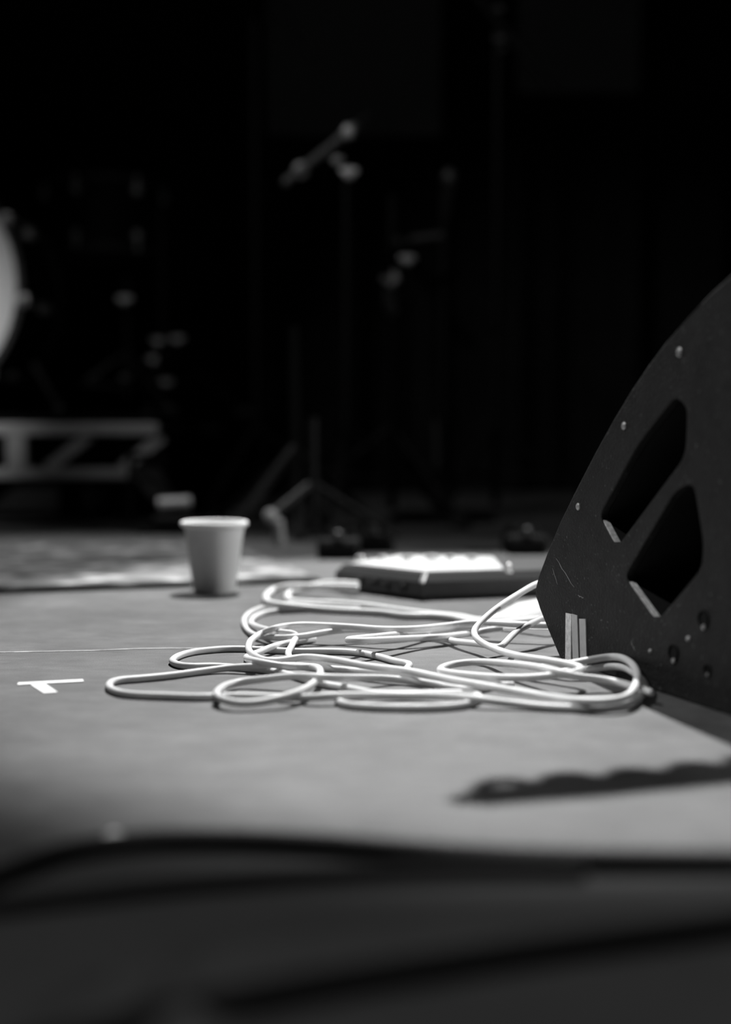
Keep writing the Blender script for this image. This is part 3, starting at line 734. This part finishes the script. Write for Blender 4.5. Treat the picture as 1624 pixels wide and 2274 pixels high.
def pedal():
    Y = 2.95
    c = at(370, 1100, Y)
    t = thing('drum_pedal', (c.x, Y, 0), 'steel drum pedal with curved footboard beside the riser corner', 'pedal')
    pts = [at(322, 1035, Y + .08), at(335, 1062, Y + .05), at(352, 1090, Y + .02), at(372, 1108, Y), at(398, 1116, Y - .03)]
    V = []
    for p in pts:
        for s in (-1, 1): V += [p + Vector((s * .026, s * .012, .0)), p + Vector((s * .026, s * .012, -.006))]
    F = []
    for i in range(len(pts) - 1):
        k = 4 * i; F += [[k, k + 4, k + 6, k + 2], [k + 1, k + 3, k + 7, k + 5], [k, k + 1, k + 5, k + 4], [k + 2, k + 6, k + 7, k + 3]]
    F += [[0, 2, 3, 1], [16, 17, 19, 18]]
    obj('footboard', (V, F), 'dark_metal', t)
    h = at(385, 1118, Y - .04)
    obj('heel_plate', box((h.x, h.y, .03), (.075, .06, .012), bev=.003), 'dark_metal', t)
    obj('base_plate', box((h.x - .02, h.y + .07, .005), (.09, .26, .008), bev=.002), 'black_metal', t)
    obj('hinge', tube([h + Vector((-.03, 0, 0)), h + Vector((.035, 0, 0.004))], .012, 12), 'chrome', t, smooth=True)
    for s in (-1, 1):
        obj('upright', tube([(pts[0].x + s * .035, pts[0].y + .03, .008), (pts[0].x + s * .035, pts[0].y + .03, pts[0].z + .03)], .007, 10), 'black_metal', t, smooth=True)
    obj('axle', tube([(pts[0].x - .04, pts[0].y + .03, pts[0].z + .02), (pts[0].x + .04, pts[0].y + .03, pts[0].z + .02)], .006, 10), 'black_metal', t, smooth=True)
pedal()

# ------------------------------------------------------------------ stands in the dark
def stand(label, bx, by, ztop, name='microphone_stand', spread=.26, a0=.4, hub=.22, round_base=False):
    t = thing(name, (bx, by, 0), label, 'stand')
    obj('pole', tube([(bx, by, .03), (bx, by, ztop)], .0095, 12), 'black_metal', t, smooth=True)
    if round_base: obj('round_base', lathe((bx, by, 0), [(.125, 0), (.125, .008), (.11, .018), (.03, .024), (.02, .05)], 36), 'black_metal', t, smooth=True)
    else: tripod(t, bx, by, 0, hub, 0, spread, a0)
    return t
def hardware():
    # A: chrome boom arm high in the middle
    Y = 3.02; p = at(770, 372, Y)
    t = stand('tripod stand with short tilted chrome boom arm and two bright clamps', p.x, p.y + .02, p.z + .01)
    a, b, e = at(630, 408, Y - .06), at(790, 280, Y), at(822, 254, Y + .05)
    obj('boom_arm', tube([a, b], .0085, 12), 'arm', t, smooth=True)
    obj('arm_tip', tube([b, e], [.0095, .005], 10), 'dark_metal', t, smooth=True)
    for x, y, r, m in ((774, 293, .0145, 'chrome'), (669, 378, .0165, 'chrome'), (640, 400, .009, 'dark_metal')):
        knob(t, at(x, y, Y - .025), r, m, 'clamp_knob', wing=False)
    knob(t, at(748, 357, Y - .01), .010, 'steel', 'wing_nut'); knob(t, at(776, 385, Y - .015), .013, 'chrome', 'wing_nut')
    obj('tilter', tube([at(725, 333, Y), at(770, 372, Y + .01)], .010, 10), 'black_metal', t, smooth=True)
    # B: stand with clutch
    Y = 3.2; p = at(872, 640, Y)
    t = stand('black stand with a chrome clutch at mid height, right of the boom arm stand', p.x, p.y + .03, at(0, 430, Y).z, a0=1.1)
    obj('clutch', lathe((p.x, p.y + .03, p.z - .05), [(.012, 0), (.018, .01), (.018, .07), (.012, .08)], 16), 'dark_metal', t, smooth=True)
    knob(t, at(905, 578, Y), .013, 'steel'); knob(t, at(868, 624, Y), .014, 'steel'); knob(t, at(876, 606, Y), .009, 'steel', wing=False); knob(t, at(870, 694, Y), .010, 'dark_metal')
    obj('arm', tube([at(880, 535, Y), at(985, 522, Y)], .008, 10), 'dark_metal', t, smooth=True)
    # C: straight microphone stand
    Y = 3.3; p = at(985, 700, Y)
    t = stand('straight microphone stand on a round base with a pale ball microphone', p.x, p.y, at(0, 420, Y).z, round_base=True)
    mc = at(999, 396, Y)
    obj('microphone', join(lathe(mc - Vector((0.008, 0, .10)), [(.009, 0), (.013, .05), (.017, .085)], 16, (.12, 0, 1))), 'black_metal', t, smooth=True)
    obj('microphone_grille', ball(mc, .021, (1, 1, 1.15), 20, 12), 'dark_metal', t, smooth=True)
    obj('pole_glimmer', tube([(p.x - .016, p.y - .012, at(0, 935, Y).z), (p.x - .012, p.y - .012, at(0, 1040, Y).z)], .008, 10), 'dark_metal', t, smooth=True)  # paler tube added in place of a glimmer on the pole
    # D: tall boom at upper right
    Y = 3.4; p = at(1108, 95, Y)
    t = stand('tall boom stand with small glints, before the upper right board', p.x, p.y + .02, p.z + .05, a0=2.0)
    obj('boom_arm', tube([at(1020, -60, Y), at(1235, 208, Y)], .011, 10), 'black_metal', t, smooth=True)
    knob(t, at(1111, 22, Y), .010, 'dark_metal'); knob(t, at(1112, 90, Y - .02), .012, 'dark_metal'); knob(t, at(1118, 110, Y - .02), .008, 'dark_metal', wing=False)
    # E: black boom stand at upper middle
    Y = 3.7; p = at(566, 60, Y)
    t = stand('plain black boom stand left of the chrome boom arm', p.x, p.y, p.z + .02, a0=0.1)
    obj('boom_arm', tube([at(566, -60, Y), at(700, 132, Y)], .012, 10), 'black_metal', t, smooth=True)
    # F: low tripod by the cup
    Y = 2.64; hub = at(694, 1072, Y)
    t = thing('low_tripod_stand', (hub.x, Y, 0), 'low tripod stand with a pale folded leg just right of the cup', 'stand')
    obj('pole', tube([(hub.x, Y, .03), (hub.x, Y, hub.z + .12)], .010, 12), 'black_metal', t, smooth=True)
    k = at(602, 1146, Y - .03)
    obj('leg', tube([hub, k], .008, 10), 'dark_metal', t, smooth=True)
    obj('knee_joint', ball(k, .0135), 'pale_rubber', t, smooth=True)
    f0, f1 = at(618, 1155, Y - .04), flo(622, 1210); f1.z = .002
    obj('foot', tube([f0, (f0 + f1) / 2, f1], [.009, .010, .010], 12), 'pale_rubber', t, smooth=True)
    for e in (Vector((.16, .08, 0)), Vector((.02, .2, 0))):
        obj('leg', tube([hub, Vector((hub.x, Y, .008)) + e], .008, 10), 'black_metal', t, smooth=True)
    # G: leaning bar behind the cup
    Y = 2.9
    t = stand('dark tripod stand with a long slanted leg directly behind the cup', at(655, 995, Y).x, Y, .42, a0=.6, hub=.17, spread=.2)
    obj('slanted_leg', tube([at(655, 992, Y), at(536, 1146, Y - .02)], .011, 10), 'dark_metal', t, smooth=True)
hardware()

def pedals():
    L = [(831, 1203, 2.45, 'small dark foot pedal behind the left half of the low black unit'), (752, 1221, 2.32, 'small dark foot pedal nearest the left end of the low black unit'), (1172, 1212, 2.4, 'small dark foot pedal close to the speaker panel')]
    for px, py, Y, lab in L:
        p = at(px, py, Y)
        t = thing('foot_pedal', (p.x, Y + .03, 0), lab, 'pedal', 'foot pedals in the dark')
        h = max(p.z - .012, .03)
        obj('housing', box((p.x, Y + .05, h / 2 + .001), (.07, .12, h), bev=.006), 'black_metal', t)
        obj('footswitch', lathe((p.x, Y, h + .001), [(.011, 0), (.011, .004), (.007, .005), (.008, .014), (0, .017)], 16), 'dark_metal', t, smooth=True)
        for s in (-1, 1): obj('knob', lathe((p.x + s * .018, Y + .085, h + .001), [(.009, 0), (.009, .01), (.007, .014), (0, .014)], 14), 'black_metal', t, smooth=True)
pedals()

# ------------------------------------------------------------------ boom stand beside the monitor, above the picture: its cable-wound arm throws the long shadow
def shadow_boom():
    def lift(px, py, z):
        s = flo(px, py); return s + (KEY - s) * (z / KEY.z)
    a, b = lift(1010, 1778, .66), lift(1624, 1716, .70)
    d = (b - a); end = a + d * 4.6
    t = thing('microphone_stand', (end.x, end.y, 0), 'boom stand with a cable wound round its arm, beside the monitor', 'stand')
    obj('pole', tube([(end.x, end.y, .03), (end.x, end.y, end.z + .02)], .0095, 12), 'black_metal', t, smooth=True)
    tripod(t, end.x, end.y, 0, .22, 0, .26, .9)
    obj('boom_arm', tube([a, a + d * .12, a + d * .5, end + d * .3], [.006, .012, .016, .016], 12), 'black_metal', t, smooth=True)
    knob(t, end + Vector((0, -.03, 0)), .016, 'chrome')
    ax = d.normalized(); s = ax.cross(Vector((0, 0, 1))).normalized(); u = s.cross(ax)
    Lh = (end - a).length; P = []
    n = 420
    for i in range(n):
        k = i / (n - 1); q = a + ax * (.01 + k * (Lh * .55)); an = k * Lh * .55 / .040 * 2 * PI
        r = .0135 + .002 * math.sin(k * 17)
        P.append(q + s * math.cos(an) * r + u * math.sin(an) * r + Vector((0, .010, .002)))
    obj('wound_cable', tube(P, .0055, 8), 'black_cable', t, smooth=True)
shadow_boom()
